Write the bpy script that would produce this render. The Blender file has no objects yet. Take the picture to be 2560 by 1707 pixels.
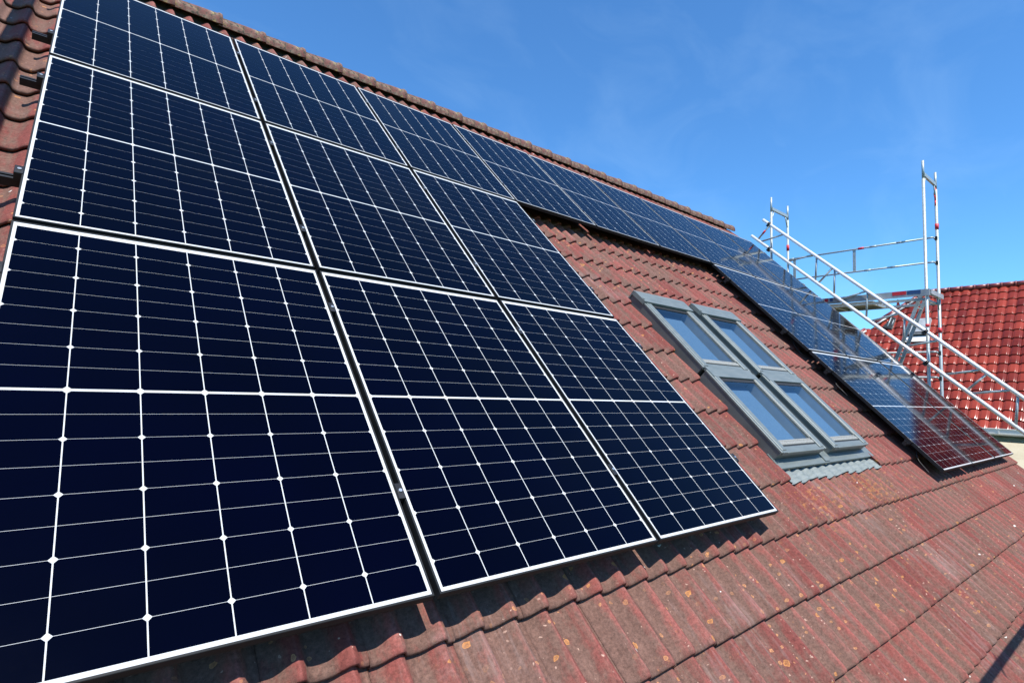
import bpy, math, random
import numpy as np
from mathutils import Matrix, Vector

random.seed(7)
RNG = np.random.default_rng(7)
scene = bpy.context.scene
R = math.radians

# ------------------------------------------------------------------ frames
SLOPE = R(44.5)
cs, sn = math.cos(SLOPE), math.sin(SLOPE)
Z0 = 5.2                                   # height of the roof-frame origin above the ground
# roof frame: u along the eaves, v up the slope, n off the slope (origin: lower left corner of the array glass)
ROOF = Matrix(((1, 0, 0, 0), (0, cs, -sn, 0), (0, sn, cs, Z0), (0, 0, 0, 1)))

# ------------------------------------------------------------------ camera
cam_d = bpy.data.cameras.new('camera')
cam = bpy.data.objects.new('camera', cam_d)
scene.collection.objects.link(cam)
rows = [[0.7694635, -0.4304744, 0.4718239], [0.0807344, -0.6672542, -0.7404416], [0.6335676, 0.6078352, -0.4786736]]
Cuvn = Vector([0.164073, -0.618782, 1.521236])
Mr = ROOF.to_3x3()
X = Mr @ Vector(rows[0]); Y = -(Mr @ Vector(rows[1])); Z = -(Mr @ Vector(rows[2]))
mw = Matrix((X, Y, Z)).transposed().to_4x4()
mw.translation = ROOF @ Cuvn
cam.matrix_world = mw
cam_d.sensor_fit = 'HORIZONTAL'; cam_d.sensor_width = 36.0
cam_d.lens = 36.0 * 1383.27 / 2560.0
cam_d.clip_start = 0.05; cam_d.clip_end = 2000
scene.camera = cam

# ------------------------------------------------------------------ sun, sky, exposure
SUNV = (Mr @ Vector((-0.14, 0.30, 1.0))).normalized()      # towards the sun
elev = math.asin(SUNV.z)
azim = math.atan2(SUNV.x, SUNV.y)
sd = bpy.data.lights.new('sun', 'SUN'); sd.energy = 5.0; sd.angle = R(0.53); sd.color = (1.0, 0.955, 0.89)
so = bpy.data.objects.new('sun', sd); scene.collection.objects.link(so)
so.rotation_mode = 'QUATERNION'; so.rotation_quaternion = SUNV.to_track_quat('Z', 'Y')
so.location = (0, 0, 30)

world = bpy.data.worlds.new('World'); scene.world = world; world.use_nodes = True
nt = world.node_tree; nt.nodes.clear()
out = nt.nodes.new('ShaderNodeOutputWorld'); bg = nt.nodes.new('ShaderNodeBackground')
sky = nt.nodes.new('ShaderNodeTexSky'); sky.sky_type = 'NISHITA'; sky.sun_disc = False
sky.sun_elevation = elev; sky.sun_rotation = azim
sky.altitude = 300; sky.air_density = 1.0; sky.dust_density = 0.25; sky.ozone_density = 4.0
geo = nt.nodes.new('ShaderNodeTexCoord')
mp = nt.nodes.new('ShaderNodeMapping'); mp.inputs['Rotation'].default_value = (0.2, 0.3, R(38)); mp.inputs['Scale'].default_value = (1.2, 5.5, 6.5)
nz = nt.nodes.new('ShaderNodeTexNoise'); nz.inputs['Scale'].default_value = 1.5; nz.inputs['Detail'].default_value = 7; nz.inputs['Roughness'].default_value = 0.55; nz.inputs['Distortion'].default_value = 0.6
cr = nt.nodes.new('ShaderNodeMapRange'); cr.inputs[1].default_value = 0.48; cr.inputs[2].default_value = 0.80; cr.inputs[3].default_value = 0.0; cr.inputs[4].default_value = 0.075
mixw = nt.nodes.new('ShaderNodeMixRGB'); mixw.inputs[2].default_value = (4.5, 6.2, 7.6, 1)
nt.links.new(geo.outputs['Generated'], mp.inputs['Vector']); nt.links.new(mp.outputs[0], nz.inputs['Vector'])
nt.links.new(nz.outputs['Fac'], cr.inputs[0]); nt.links.new(cr.outputs[0], mixw.inputs[0])
tint = nt.nodes.new('ShaderNodeMixRGB'); tint.blend_type = 'MULTIPLY'; tint.inputs[0].default_value = 1.0; tint.inputs[2].default_value = (0.54, 0.97, 1.26, 1)
nt.links.new(sky.outputs[0], tint.inputs[1]); nt.links.new(tint.outputs[0], mixw.inputs[1]); nt.links.new(mixw.outputs[0], bg.inputs['Color'])
bg.inputs['Strength'].default_value = 0.134
nt.links.new(bg.outputs[0], out.inputs['Surface'])

scene.view_settings.view_transform = 'Standard'
scene.view_settings.look = 'None'
scene.view_settings.exposure = 0.5
scene.view_settings.gamma = 1.0
scene.cycles.max_bounces = 8
scene.cycles.caustics_reflective = False
scene.cycles.caustics_refractive = False
scene.cycles.sample_clamp_indirect = 6

# ------------------------------------------------------------------ materials
def N(nt, t, **kw):
    n = nt.nodes.new(t)
    for k, v in kw.items():
        if hasattr(n, k): setattr(n, k, v)
        else: n.inputs[k.replace('_', ' ')].default_value = v
    return n
def L(nt, a, b): nt.links.new(a, b)
def ramp(nt, stops, interp='LINEAR'):
    r = nt.nodes.new('ShaderNodeValToRGB'); e = r.color_ramp; e.interpolation = interp
    while len(e.elements) < len(stops): e.elements.new(0.5)
    for el, (p, c) in zip(e.elements, stops):
        el.position = p; el.color = (*c, 1) if len(c) == 3 else c
    return r
def mix(nt, fac, a, b, mode='MIX'):
    m = nt.nodes.new('ShaderNodeMixRGB'); m.blend_type = mode
    for i, x in enumerate((fac, a, b)):
        if isinstance(x, (int, float)): m.inputs[i].default_value = x
        elif isinstance(x, tuple): m.inputs[i].default_value = (*x, 1)
        else: nt.links.new(x, m.inputs[i])
    return m.outputs[0]
def base(name, color=(.5,.5,.5), rough=.5, metal=0., spec=.5, coat=0.):
    m = bpy.data.materials.new(name); m.use_nodes = True
    b = m.node_tree.nodes['Principled BSDF']
    b.inputs['Base Color'].default_value = (*color, 1); b.inputs['Roughness'].default_value = rough
    b.inputs['Metallic'].default_value = metal; b.inputs['Specular IOR Level'].default_value = spec
    b.inputs['Coat Weight'].default_value = coat
    return m, m.node_tree, b
def noisy(name, c1, c2, scale=8., rough=.5, rough2=None, metal=0., spec=.5, bump=0., detail=5, stretch=None, coat=0.):
    """two-tone noise over object coordinates, roughness noise and a little bump"""
    m, nt, b = base(name, c1, rough, metal, spec, coat)
    tc = N(nt, 'ShaderNodeTexCoord'); v = tc.outputs['Object']
    if stretch:
        mp = N(nt, 'ShaderNodeMapping'); mp.inputs['Scale'].default_value = stretch; L(nt, v, mp.inputs[0]); v = mp.outputs[0]
    nz = N(nt, 'ShaderNodeTexNoise', Scale=scale, Detail=detail, Roughness=.6); L(nt, v, nz.inputs['Vector'])
    r = ramp(nt, [(.35, c1), (.65, c2)]); L(nt, nz.outputs['Fac'], r.inputs[0]); L(nt, r.outputs[0], b.inputs['Base Color'])
    if rough2 is not None:
        mr = N(nt, 'ShaderNodeMapRange'); mr.inputs[1].default_value = .3; mr.inputs[2].default_value = .7
        mr.inputs[3].default_value = rough; mr.inputs[4].default_value = rough2
        L(nt, nz.outputs['Fac'], mr.inputs[0]); L(nt, mr.outputs[0], b.inputs['Roughness'])
    if bump:
        n2 = N(nt, 'ShaderNodeTexNoise', Scale=scale*6, Detail=6, Roughness=.7); L(nt, v, n2.inputs['Vector'])
        bp = N(nt, 'ShaderNodeBump', Strength=bump, Distance=.004); L(nt, n2.outputs['Fac'], bp.inputs['Height']); L(nt, bp.outputs[0], b.inputs['Normal'])
    return m

def spots(nt, vec, scale, radius, keep, ring=False, edge=.25, seed=0.):
    """round marks: returns 0..1 mask of voronoi cells kept at random"""
    mp = N(nt, 'ShaderNodeMapping'); mp.inputs['Location'].default_value = (seed, seed*1.7, 0)
    L(nt, vec, mp.inputs[0])
    vo = N(nt, 'ShaderNodeTexVoronoi', Scale=scale, Randomness=1.0); vo.voronoi_dimensions = '2D'; L(nt, mp.outputs[0], vo.inputs['Vector'])
    wn = N(nt, 'ShaderNodeSeparateColor'); L(nt, vo.outputs['Color'], wn.inputs[0])
    rr = N(nt, 'ShaderNodeMath', operation='MULTIPLY_ADD'); L(nt, wn.outputs[1], rr.inputs[0]); rr.inputs[1].default_value = radius*.8; rr.inputs[2].default_value = radius*.35
    dv = N(nt, 'ShaderNodeMath', operation='DIVIDE'); L(nt, vo.outputs['Distance'], dv.inputs[0]); L(nt, rr.outputs[0], dv.inputs[1])
    if ring: rp = ramp(nt, [(0, (.75,)*3), (.45, (.45,)*3), (.72, (1,)*3), (1-edge*.3, (.9,)*3), (1, (0,)*3)])
    else: rp = ramp(nt, [(0, (1,)*3), (1-edge, (.9,)*3), (1, (0,)*3)])
    L(nt, dv.outputs[0], rp.inputs[0])
    kp = N(nt, 'ShaderNodeMath', operation='LESS_THAN'); L(nt, wn.outputs[0], kp.inputs[0]); kp.inputs[1].default_value = keep
    mu = N(nt, 'ShaderNodeMath', operation='MULTIPLY'); L(nt, rp.outputs[0], mu.inputs[0]); L(nt, kp.outputs[0], mu.inputs[1])
    return mu.outputs[0]

def tile_material():
    m, nt, b = base('old_concrete_tile', (.3,.1,.08), .85, 0, .25)
    tc = N(nt, 'ShaderNodeTexCoord'); ob = tc.outputs['Object']
    # slightly distort so that the marks are never perfect circles
    dn = N(nt, 'ShaderNodeTexNoise', Scale=45., Detail=3.); L(nt, ob, dn.inputs['Vector'])
    dm = N(nt, 'ShaderNodeVectorMath', operation='MULTIPLY_ADD'); L(nt, dn.outputs['Color'], dm.inputs[0]); dm.inputs[1].default_value = (.022,)*3; L(nt, ob, dm.inputs[2])
    pos = dm.outputs[0]
    at = N(nt, 'ShaderNodeAttribute', attribute_name='tile_rnd'); ah = N(nt, 'ShaderNodeAttribute', attribute_name='roll_height')
    # body: red-brown cement, each tile a little different
    rb = ramp(nt, [(0, (.155,.042,.034)), (.5, (.205,.058,.046)), (1, (.25,.078,.063))]); L(nt, at.outputs['Fac'], rb.inputs[0])
    st = N(nt, 'ShaderNodeMapping'); st.inputs['Scale'].default_value = (26, 3.2, 20); L(nt, ob, st.inputs[0])
    n1 = N(nt, 'ShaderNodeTexNoise', Scale=1., Detail=6., Roughness=.62); L(nt, st.outputs[0], n1.inputs['Vector'])   # streaks down the slope
    n2 = N(nt, 'ShaderNodeTexNoise', Scale=2.1, Detail=6., Roughness=.65); L(nt, ob, n2.inputs['Vector'])           # broad patches
    n3 = N(nt, 'ShaderNodeTexNoise', Scale=75., Detail=8., Roughness=.82); L(nt, ob, n3.inputs['Vector'])           # grit
    n4 = N(nt, 'ShaderNodeTexNoise', Scale=22., Detail=6., Roughness=.7); L(nt, ob, n4.inputs['Vector'])
    # grey-olive film: in the channels, in patches, in streaks
    a1 = N(nt, 'ShaderNodeMath', operation='MULTIPLY_ADD'); L(nt, n1.outputs['Fac'], a1.inputs[0]); a1.inputs[1].default_value = 1.0; L(nt, n2.outputs['Fac'], a1.inputs[2])
    a2 = N(nt, 'ShaderNodeMath', operation='MULTIPLY_ADD'); L(nt, ah.outputs['Fac'], a2.inputs[0]); a2.inputs[1].default_value = -.30; L(nt, a1.outputs[0], a2.inputs[2])
    a3 = N(nt, 'ShaderNodeMath', operation='MULTIPLY_ADD'); L(nt, n4.outputs['Fac'], a3.inputs[0]); a3.inputs[1].default_value = .5; L(nt, a2.outputs[0], a3.inputs[2])
    a4 = N(nt, 'ShaderNodeMath', operation='MULTIPLY_ADD'); L(nt, at.outputs['Fac'], a4.inputs[0]); a4.inputs[1].default_value = .22; L(nt, a3.outputs[0], a4.inputs[2])
    rf = ramp(nt, [(0, (0,)*3), (1, (1,)*3)]); 
    mf = N(nt, 'ShaderNodeMapRange'); mf.inputs[1].default_value = 1.02; mf.inputs[2].default_value = 1.32; mf.inputs[3].default_value = 0; mf.inputs[4].default_value = .88; L(nt, a4.outputs[0], mf.inputs[0])
    film = mix(nt, n4.outputs['Fac'], (.074,.042,.029), (.182,.110,.084))
    col = mix(nt, mf.outputs[0], rb.outputs[0], film)
    # pale bloom
    pb = N(nt, 'ShaderNodeMapRange'); pb.inputs[1].default_value = .60; pb.inputs[2].default_value = .80; pb.inputs[3].default_value = 0; pb.inputs[4].default_value = .32
    n5 = N(nt, 'ShaderNodeTexNoise', Scale=5.3, Detail=7., Roughness=.7); L(nt, ob, n5.inputs['Vector']); L(nt, n5.outputs['Fac'], pb.inputs[0])
    col = mix(nt, pb.outputs[0], col, (.33,.22,.20))
    # worn pink along the crests
    cw = N(nt, 'ShaderNodeMapRange'); cw.inputs[1].default_value = .93; cw.inputs[2].default_value = 1.0; cw.inputs[3].default_value = 0; cw.inputs[4].default_value = .45; L(nt, ah.outputs['Fac'], cw.inputs[0])
    cm = N(nt, 'ShaderNodeMath', operation='MULTIPLY'); L(nt, cw.outputs[0], cm.inputs[0]); L(nt, n4.outputs['Fac'], cm.inputs[1])
    col = mix(nt, cm.outputs[0], col, (.38,.14,.12))
    # ochre patches near the flashing and scattered
    oc = N(nt, 'ShaderNodeTexNoise', Scale=1.3, Detail=4.); L(nt, ob, oc.inputs['Vector'])
    oc2 = N(nt, 'ShaderNodeTexNoise', Scale=38., Detail=5., Roughness=.75); L(nt, ob, oc2.inputs['Vector'])
    sx = N(nt, 'ShaderNodeSeparateXYZ'); L(nt, ob, sx.inputs[0])
    gx = N(nt, 'ShaderNodeVectorMath', operation='DISTANCE')
    gm = N(nt, 'ShaderNodeMapping'); gm.inputs['Scale'].default_value = (.55, 2.2, 0); L(nt, ob, gm.inputs[0]); L(nt, gm.outputs[0], gx.inputs[0]); gx.inputs[1].default_value = (.55*5.1, .18, 0)
    gd = N(nt, 'ShaderNodeMapRange'); gd.inputs[1].default_value = .85; gd.inputs[2].default_value = .05; gd.inputs[3].default_value = 0; gd.inputs[4].default_value = .20; L(nt, gx.outputs['Value'], gd.inputs[0])
    oa = N(nt, 'ShaderNodeMath', operation='MULTIPLY_ADD'); L(nt, oc.outputs['Fac'], oa.inputs[0]); oa.inputs[1].default_value = .45; L(nt, oc2.outputs['Fac'], oa.inputs[2])
    ob2 = N(nt, 'ShaderNodeMath', operation='ADD'); L(nt, oa.outputs[0], ob2.inputs[0]); L(nt, gd.outputs[0], ob2.inputs[1])
    om = N(nt, 'ShaderNodeMapRange'); om.inputs[1].default_value = .90; om.inputs[2].default_value = 1.02; om.inputs[3].default_value = 0; om.inputs[4].default_value = .7; L(nt, ob2.outputs[0], om.inputs[0])
    col = mix(nt, om.outputs[0], col, (.34,.14,.045))
    # lichens: orange rosettes, small pale and white specks
    cl = N(nt, 'ShaderNodeTexNoise', Scale=1.9, Detail=3.); L(nt, ob, cl.inputs['Vector'])
    clr = N(nt, 'ShaderNodeMapRange'); clr.inputs[1].default_value = .44; clr.inputs[2].default_value = .58; L(nt, cl.outputs['Fac'], clr.inputs[0])
    def clus(mask):
        q = N(nt, 'ShaderNodeMath', operation='MULTIPLY'); L(nt, mask, q.inputs[0]); L(nt, clr.outputs[0], q.inputs[1]); return q.outputs[0]
    col = mix(nt, spots(nt, pos, 10., .12, .16, ring=True, seed=3.1), col, (.42,.18,.06))
    col = mix(nt, clus(spots(nt, pos, 21., .17, .24, ring=True, seed=8.4)), col, (.42,.19,.085))
    col = mix(nt, clus(spots(nt, pos, 36., .14, .18, seed=1.9)), col, (.40,.25,.19))
    col = mix(nt, spots(nt, pos, 5.5, .045, .09, seed=5.5), col, (.60,.56,.50))
    g = N(nt, 'ShaderNodeMapRange'); g.inputs[1].default_value = .25; g.inputs[2].default_value = .75; g.inputs[3].default_value = .30; g.inputs[4].default_value = 1.72; L(nt, n3.outputs['Fac'], g.inputs[0])
    col = mix(nt, 1., col, g.outputs[0], 'MULTIPLY')
    # grey-white run-off streaks in places
    s2 = N(nt, 'ShaderNodeMapping'); s2.inputs['Scale'].default_value = (34, 2.4, 20); s2.inputs['Location'].default_value = (3.3, 1.2, 0); L(nt, ob, s2.inputs[0])
    n6 = N(nt, 'ShaderNodeTexNoise', Scale=1., Detail=7., Roughness=.7); L(nt, s2.outputs[0], n6.inputs['Vector'])
    n7 = N(nt, 'ShaderNodeTexNoise', Scale=1.15, Detail=3.); L(nt, ob, n7.inputs['Vector'])
    sm = N(nt, 'ShaderNodeMath', operation='ADD'); L(nt, n6.outputs['Fac'], sm.inputs[0]); L(nt, n7.outputs['Fac'], sm.inputs[1])
    sr = N(nt, 'ShaderNodeMapRange'); sr.inputs[1].default_value = 1.12; sr.inputs[2].default_value = 1.32; sr.inputs[3].default_value = 0; sr.inputs[4].default_value = .26; L(nt, sm.outputs[0], sr.inputs[0])
    col = mix(nt, sr.outputs[0], col, (.36,.28,.26))
    L(nt, col, b.inputs['Base Color'])
    bp = N(nt, 'ShaderNodeBump', Strength=.55, Distance=.0035); ad = N(nt, 'ShaderNodeMath', operation='ADD'); L(nt, n3.outputs['Fac'], ad.inputs[0]); L(nt, n4.outputs['Fac'], ad.inputs[1])
    L(nt, ad.outputs[0], bp.inputs['Height']); L(nt, bp.outputs[0], b.inputs['Normal'])
    return m

def cap_material():
    m, nt, b = base('lichened_ridge_cap', (.3,.2,.15), .9, 0, .2)
    tc = N(nt, 'ShaderNodeTexCoord'); ob = tc.outputs['Object']
    n1 = N(nt, 'ShaderNodeTexNoise', Scale=17., Detail=6., Roughness=.7); n2 = N(nt, 'ShaderNodeTexNoise', Scale=34., Detail=5., Roughness=.7); n3 = N(nt, 'ShaderNodeTexNoise', Scale=9., Detail=4.)
    for n in (n1, n2, n3): L(nt, ob, n.inputs['Vector'])
    r1 = ramp(nt, [(.40, (.15,.062,.052)), (.50, (.19,.11,.085)), (.57, (.27,.205,.145)), (.68, (.46,.41,.33))]); L(nt, n1.outputs['Fac'], r1.inputs[0])
    r2 = ramp(nt, [(.50, (0,)*3), (.57, (1,)*3)]); L(nt, n2.outputs['Fac'], r2.inputs[0])
    c = mix(nt, r2.outputs[0], r1.outputs[0], (.055,.05,.035))
    r3 = ramp(nt, [(.55, (0,)*3), (.63, (1,)*3)]); L(nt, n3.outputs['Fac'], r3.inputs[0])
    mm = N(nt, 'ShaderNodeMath', operation='MULTIPLY'); L(nt, r3.outputs[0], mm.inputs[0]); L(nt, n1.outputs['Fac'], mm.inputs[1])
    c = mix(nt, mm.outputs[0], c, (.42,.29,.08))
    L(nt, c, b.inputs['Base Color'])
    bp = N(nt, 'ShaderNodeBump', Strength=.8, Distance=.008); L(nt, n2.outputs['Fac'], bp.inputs['Height']); L(nt, bp.outputs[0], b.inputs['Normal'])
    return m

def cell_material():
    m, nt, b = base('monocrystalline_cell', (.0016,.0024,.017), .5, 0, 0)
    tc = N(nt, 'ShaderNodeTexCoord')
    nz = N(nt, 'ShaderNodeTexNoise', Scale=1.6, Detail=3.); L(nt, tc.outputs['Object'], nz.inputs['Vector'])
    r = ramp(nt, [(.3, (.0001,.0001,.0030)), (.7, (.0001,.0001,.0050))]); L(nt, nz.outputs['Fac'], r.inputs[0]); L(nt, r.outputs[0], b.inputs['Base Color'])
    glass_top(nt, b, tc)
    return m
def glass_top(nt, b, tc):
    """the solar glass over the sheet below: clear, faintly dusty, very slightly rolled"""
    b.inputs['Specular IOR Level'].default_value = .11; b.inputs['IOR'].default_value = 1.45
    b.inputs['Roughness'].default_value = .03
    d = N(nt, 'ShaderNodeTexNoise', Scale=7., Detail=5., Roughness=.7); L(nt, tc.outputs['Object'], d.inputs['Vector'])
    mr = N(nt, 'ShaderNodeMapRange'); mr.inputs[1].default_value = .35; mr.inputs[2].default_value = .75; mr.inputs[3].default_value = .055; mr.inputs[4].default_value = .085
    L(nt, d.outputs['Fac'], mr.inputs[0]); L(nt, mr.outputs[0], b.inputs['Roughness'])
def sheet_material():
    m, nt, b = base('white_backsheet', (.52,.53,.525), .5, 0, .4)
    tc = N(nt, 'ShaderNodeTexCoord'); glass_top(nt, b, tc); return m

def glossy_tile_material():
    m, nt, b = base('glazed_red_tile', (.30,.03,.02), .16, 0, .20, .0)
    b.inputs['Coat Roughness'].default_value = .08
    at = N(nt, 'ShaderNodeAttribute', attribute_name='tile_rnd')
    tc = N(nt, 'ShaderNodeTexCoord'); n1 = N(nt, 'ShaderNodeTexNoise', Scale=3., Detail=5.); L(nt, tc.outputs['Object'], n1.inputs['Vector'])
    r = ramp(nt, [(0, (.13,.018,.013)), (1, (.32,.050,.030))]); 
    ad = N(nt, 'ShaderNodeMath', operation='MULTIPLY_ADD'); L(nt, at.outputs['Fac'], ad.inputs[0]); ad.inputs[1].default_value = .9
    L(nt, n1.outputs['Fac'], ad.inputs[2]); sb = N(nt, 'ShaderNodeMath', operation='SUBTRACT'); L(nt, ad.outputs[0], sb.inputs[0]); sb.inputs[1].default_value = .45
    L(nt, sb.outputs[0], r.inputs[0]); L(nt, r.outputs[0], b.inputs['Base Color'])
    return m

def pane_material():
    m = bpy.data.materials.new('window_pane'); m.use_nodes = True; nt = m.node_tree; nt.nodes.clear()
    o = N(nt, 'ShaderNodeOutputMaterial'); mx = N(nt, 'ShaderNodeMixShader'); t = N(nt, 'ShaderNodeBsdfTransparent'); g = N(nt, 'ShaderNodeBsdfGlossy', Roughness=.012)
    t.inputs[0].default_value = (.80,.88,.90,1)
    tc = N(nt, 'ShaderNodeTexCoord'); w = N(nt, 'ShaderNodeTexNoise', Scale=2.5, Detail=1.); L(nt, tc.outputs['Object'], w.inputs['Vector'])
    bp = N(nt, 'ShaderNodeBump', Strength=.1, Distance=.004); L(nt, w.outputs['Fac'], bp.inputs['Height']); L(nt, bp.outputs[0], g.inputs['Normal'])
    f = N(nt, 'ShaderNodeFresnel', IOR=2.0); L(nt, f.outputs[0], mx.inputs[0]); L(nt, t.outputs[0], mx.inputs[1]); L(nt, g.outputs[0], mx.inputs[2]); L(nt, mx.outputs[0], o.inputs[0])
    return m

MAT = dict(
    tile=tile_material(), cap=cap_material(), cell=cell_material(), sheet=sheet_material(), gtile=glossy_tile_material(), pane=pane_material(),
    frame=noisy('dark_anodised_frame', (.016,.017,.018), (.026,.027,.029), 12, .5, .6, .0, .12),
    rail=noisy('black_rail', (.012,.012,.013), (.025,.025,.027), 10, .4, .5, .4, .5),
    bolt=noisy('steel_bolt', (.62,.62,.60), (.75,.75,.72), 90, .3, .4, .9, .5),
    under=noisy('dark_underlay', (.02,.017,.015), (.035,.03,.027), 6, .9),
    cream=noisy('cream_render', (.86,.74,.50), (.90,.79,.57), 4, .9, bump=.3),
    wood=noisy('verge_board_paint', (.16,.06,.04), (.10,.045,.035), 9, .7, bump=.3, stretch=(1, 6, 6)),
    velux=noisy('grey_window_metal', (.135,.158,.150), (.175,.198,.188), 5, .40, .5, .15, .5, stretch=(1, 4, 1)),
    velux_shade=noisy('grey_window_metal_shaded', (.11,.125,.12), (.14,.155,.148), 5, .40, .5, .2, .5),  # shaded copy of the window metal: darkness of the side faces painted in
    seal_shade=noisy('black_seal_shade', (.012,.012,.012), (.02,.02,.02), 20, .6),  # rubber seals, and black for painted shade under hoods and in openings
    sash=noisy('weathered_white_sash', (.17,.17,.15), (.30,.30,.27), 40, .6, bump=.3, stretch=(1, 8, 8)),
    blind=noisy('blue_blind_fabric', (.095,.18,.31), (.12,.21,.35), 60, .9, bump=.2),
    liner=noisy('window_liner', (.36,.40,.44), (.43,.47,.50), 6, .6),
    lead=noisy('ribbed_grey_flashing', (.14,.165,.16), (.22,.245,.238), 14, .6, .7, .1, .3, bump=.3, stretch=(1, 3, 1)),
    galv=noisy('galvanised_tube', (.30,.35,.35), (.44,.49,.485), 22, .38, .5, .30, .5, bump=.15, stretch=(1, 1, 3)),
    alu=noisy('aluminium_tube', (.90,.89,.86), (.95,.94,.91), 18, .30, .38, .30, .5, bump=.05),
    toe=noisy('aluminium_toe_board', (.30,.31,.31), (.42,.43,.43), 9, .4, .5, .2, .5),
    leanto=noisy('cream_sheet_roof', (.40,.34,.22), (.46,.40,.27), 3, .7, bump=.2),
    red=noisy('red_marking', (.66,.03,.04), (.55,.02,.03), 20, .5),
    blue=noisy('blue_marking', (.02,.06,.16), (.03,.08,.2), 20, .5),
    white=noisy('white_marking', (.7,.7,.7), (.6,.6,.62), 20, .5),
    wooddeck=noisy('scaffold_deck_underside', (.16,.12,.09), (.24,.19,.14), 7, .8, stretch=(1, 8, 1)),
    iron=noisy('black_coupler', (.02,.02,.02), (.05,.045,.04), 30, .5, metal=.4),
    gutter=noisy('zinc_gutter', (.62,.60,.54), (.72,.69,.62), 6, .5, .6, .1),
    mortar=noisy('pale_mortar', (.60,.55,.50), (.75,.72,.68), 30, .9, bump=.5),
    bark=noisy('grey_bark', (.07,.055,.045), (.12,.10,.08), 14, .9, bump=.6, stretch=(4, 4, 1)),
    leaf=noisy('dark_foliage', (.03,.055,.018), (.07,.10,.03), 3, .6),
    grass=noisy('garden_grass', (.05,.09,.025), (.10,.13,.045), 1.4, .95),
    hill=noisy('distant_woodland', (.03,.045,.03), (.06,.075,.05), .05, .95),
    cable=noisy('black_cable', (.012,.012,.012), (.02,.02,.02), 30, .45),
    rope=noisy('pale_rope', (.5,.48,.42), (.6,.58,.5), 60, .9),
    greytile=noisy('neighbour_ridge_tile', (.17,.03,.028), (.24,.05,.04), 5, .35),
)

# ------------------------------------------------------------------ mesh helpers
class MB:
    """collects boxes, tubes and prisms; becomes ONE mesh object"""
    def __init__(s): s.v = []; s.f = []; s.mi = []; s.sm = []
    def quad(s, pts, mi=0, smooth=False):
        b = len(s.v); s.v += [tuple(p) for p in pts]; s.f.append(tuple(range(b, b+len(pts)))); s.mi.append(mi); s.sm.append(smooth); return s
    def hexa(s, p, mi=0):
        b = len(s.v); s.v += [tuple(q) for q in p]
        for f in ((0,3,2,1), (4,5,6,7), (0,1,5,4), (1,2,6,5), (2,3,7,6), (3,0,4,7)):
            s.f.append(tuple(b+i for i in f)); s.mi.append(mi); s.sm.append(False)
        return s
    def box(s, a, b, mi=0):
        (x0,y0,z0), (x1,y1,z1) = a, b
        return s.hexa([(x0,y0,z0),(x1,y0,z0),(x1,y1,z0),(x0,y1,z0),(x0,y0,z1),(x1,y0,z1),(x1,y1,z1),(x0,y1,z1)], mi)
    def cbox(s, a, b, c=.002, mi=0):
        """box with the upper edges chamfered"""
        (x0,y0,z0), (x1,y1,z1) = a, b
        s.hexa([(x0,y0,z0),(x1,y0,z0),(x1,y1,z0),(x0,y1,z0),(x0,y0,z1-c),(x1,y0,z1-c),(x1,y1,z1-c),(x0,y1,z1-c)], mi)
        base = len(s.v)-8
        s.f.pop(-5); s.mi.pop(); s.sm.pop()      # drop the old top
        t = len(s.v); s.v += [(x0+c,y0+c,z1),(x1-c,y0+c,z1),(x1-c,y1-c,z1),(x0+c,y1-c,z1)]
        q = base+4
        for f in ((t,t+1,t+2,t+3),(q,q+1,t+1,t),(q+1,q+2,t+2,t+1),(q+2,q+3,t+3,t+2),(q+3,q,t,t+3)):
            s.f.append(f); s.mi.append(mi); s.sm.append(False)
        return s
    def tube(s, p, q, r, r2=None, seg=12, mi=0, cap=True):
        p, q = Vector(p), Vector(q); r2 = r if r2 is None else r2
        d = (q-p).normalized(); a = d.orthogonal().normalized(); c = d.cross(a)
        b = len(s.v)
        for o, rr in ((p, r), (q, r2)):
            for i in range(seg):
                t = 2*math.pi*i/seg; s.v.append(tuple(o + a*(math.cos(t)*rr) + c*(math.sin(t)*rr)))
        for i in range(seg):
            j = (i+1) % seg; s.f.append((b+i, b+j, b+seg+j, b+seg+i)); s.mi.append(mi); s.sm.append(True)
        if cap:
            s.f.append(tuple(b+i for i in reversed(range(seg)))); s.mi.append(mi); s.sm.append(False)
            s.f.append(tuple(b+seg+i for i in range(seg))); s.mi.append(mi); s.sm.append(False)
        return s
    def path(s, pts, r, seg=8, mi=0):
        for a, b in zip(pts[:-1], pts[1:]): s.tube(a, b, r, seg=seg, mi=mi)
        return s
    def mesh(s, name, mats):
        me = bpy.data.meshes.new(name); me.from_pydata(s.v, [], s.f); me.update()
        for m in (mats if isinstance(mats, (list, tuple)) else [mats]): me.materials.append(MAT[m] if isinstance(m, str) else m)
        me.polygons.foreach_set('material_index', s.mi); me.polygons.foreach_set('use_smooth', s.sm)
        return me
    def build(s, name, mats, parent=None, matrix=None):
        return link(name, s.mesh(name, mats), parent, matrix)

def link(name, data, parent=None, matrix=None):
    o = bpy.data.objects.new(name, data); scene.collection.objects.link(o)
    if matrix is not None: o.matrix_world = matrix
    if parent is not None: o.parent = parent
    return o
def tag(o, label=None, cat=None, group=None, kind=None):
    for k, v in (('label', label), ('category', cat), ('group', group), ('kind', kind)):
        if v: o[k] = v
    return o
def thing(name, label, cat, matrix=None, group=None):
    o = link(name, None, None, matrix); o.empty_display_size = .1
    return tag(o, label, cat, group)
def rf(u, v, n=0): return ROOF @ Matrix.Translation((u, v, n))
def copy_tree(o, parent=None):
    c = o.copy(); scene.collection.objects.link(c); c.parent = parent
    for ch in list(o.children): copy_tree(ch, c)
    return c

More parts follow.
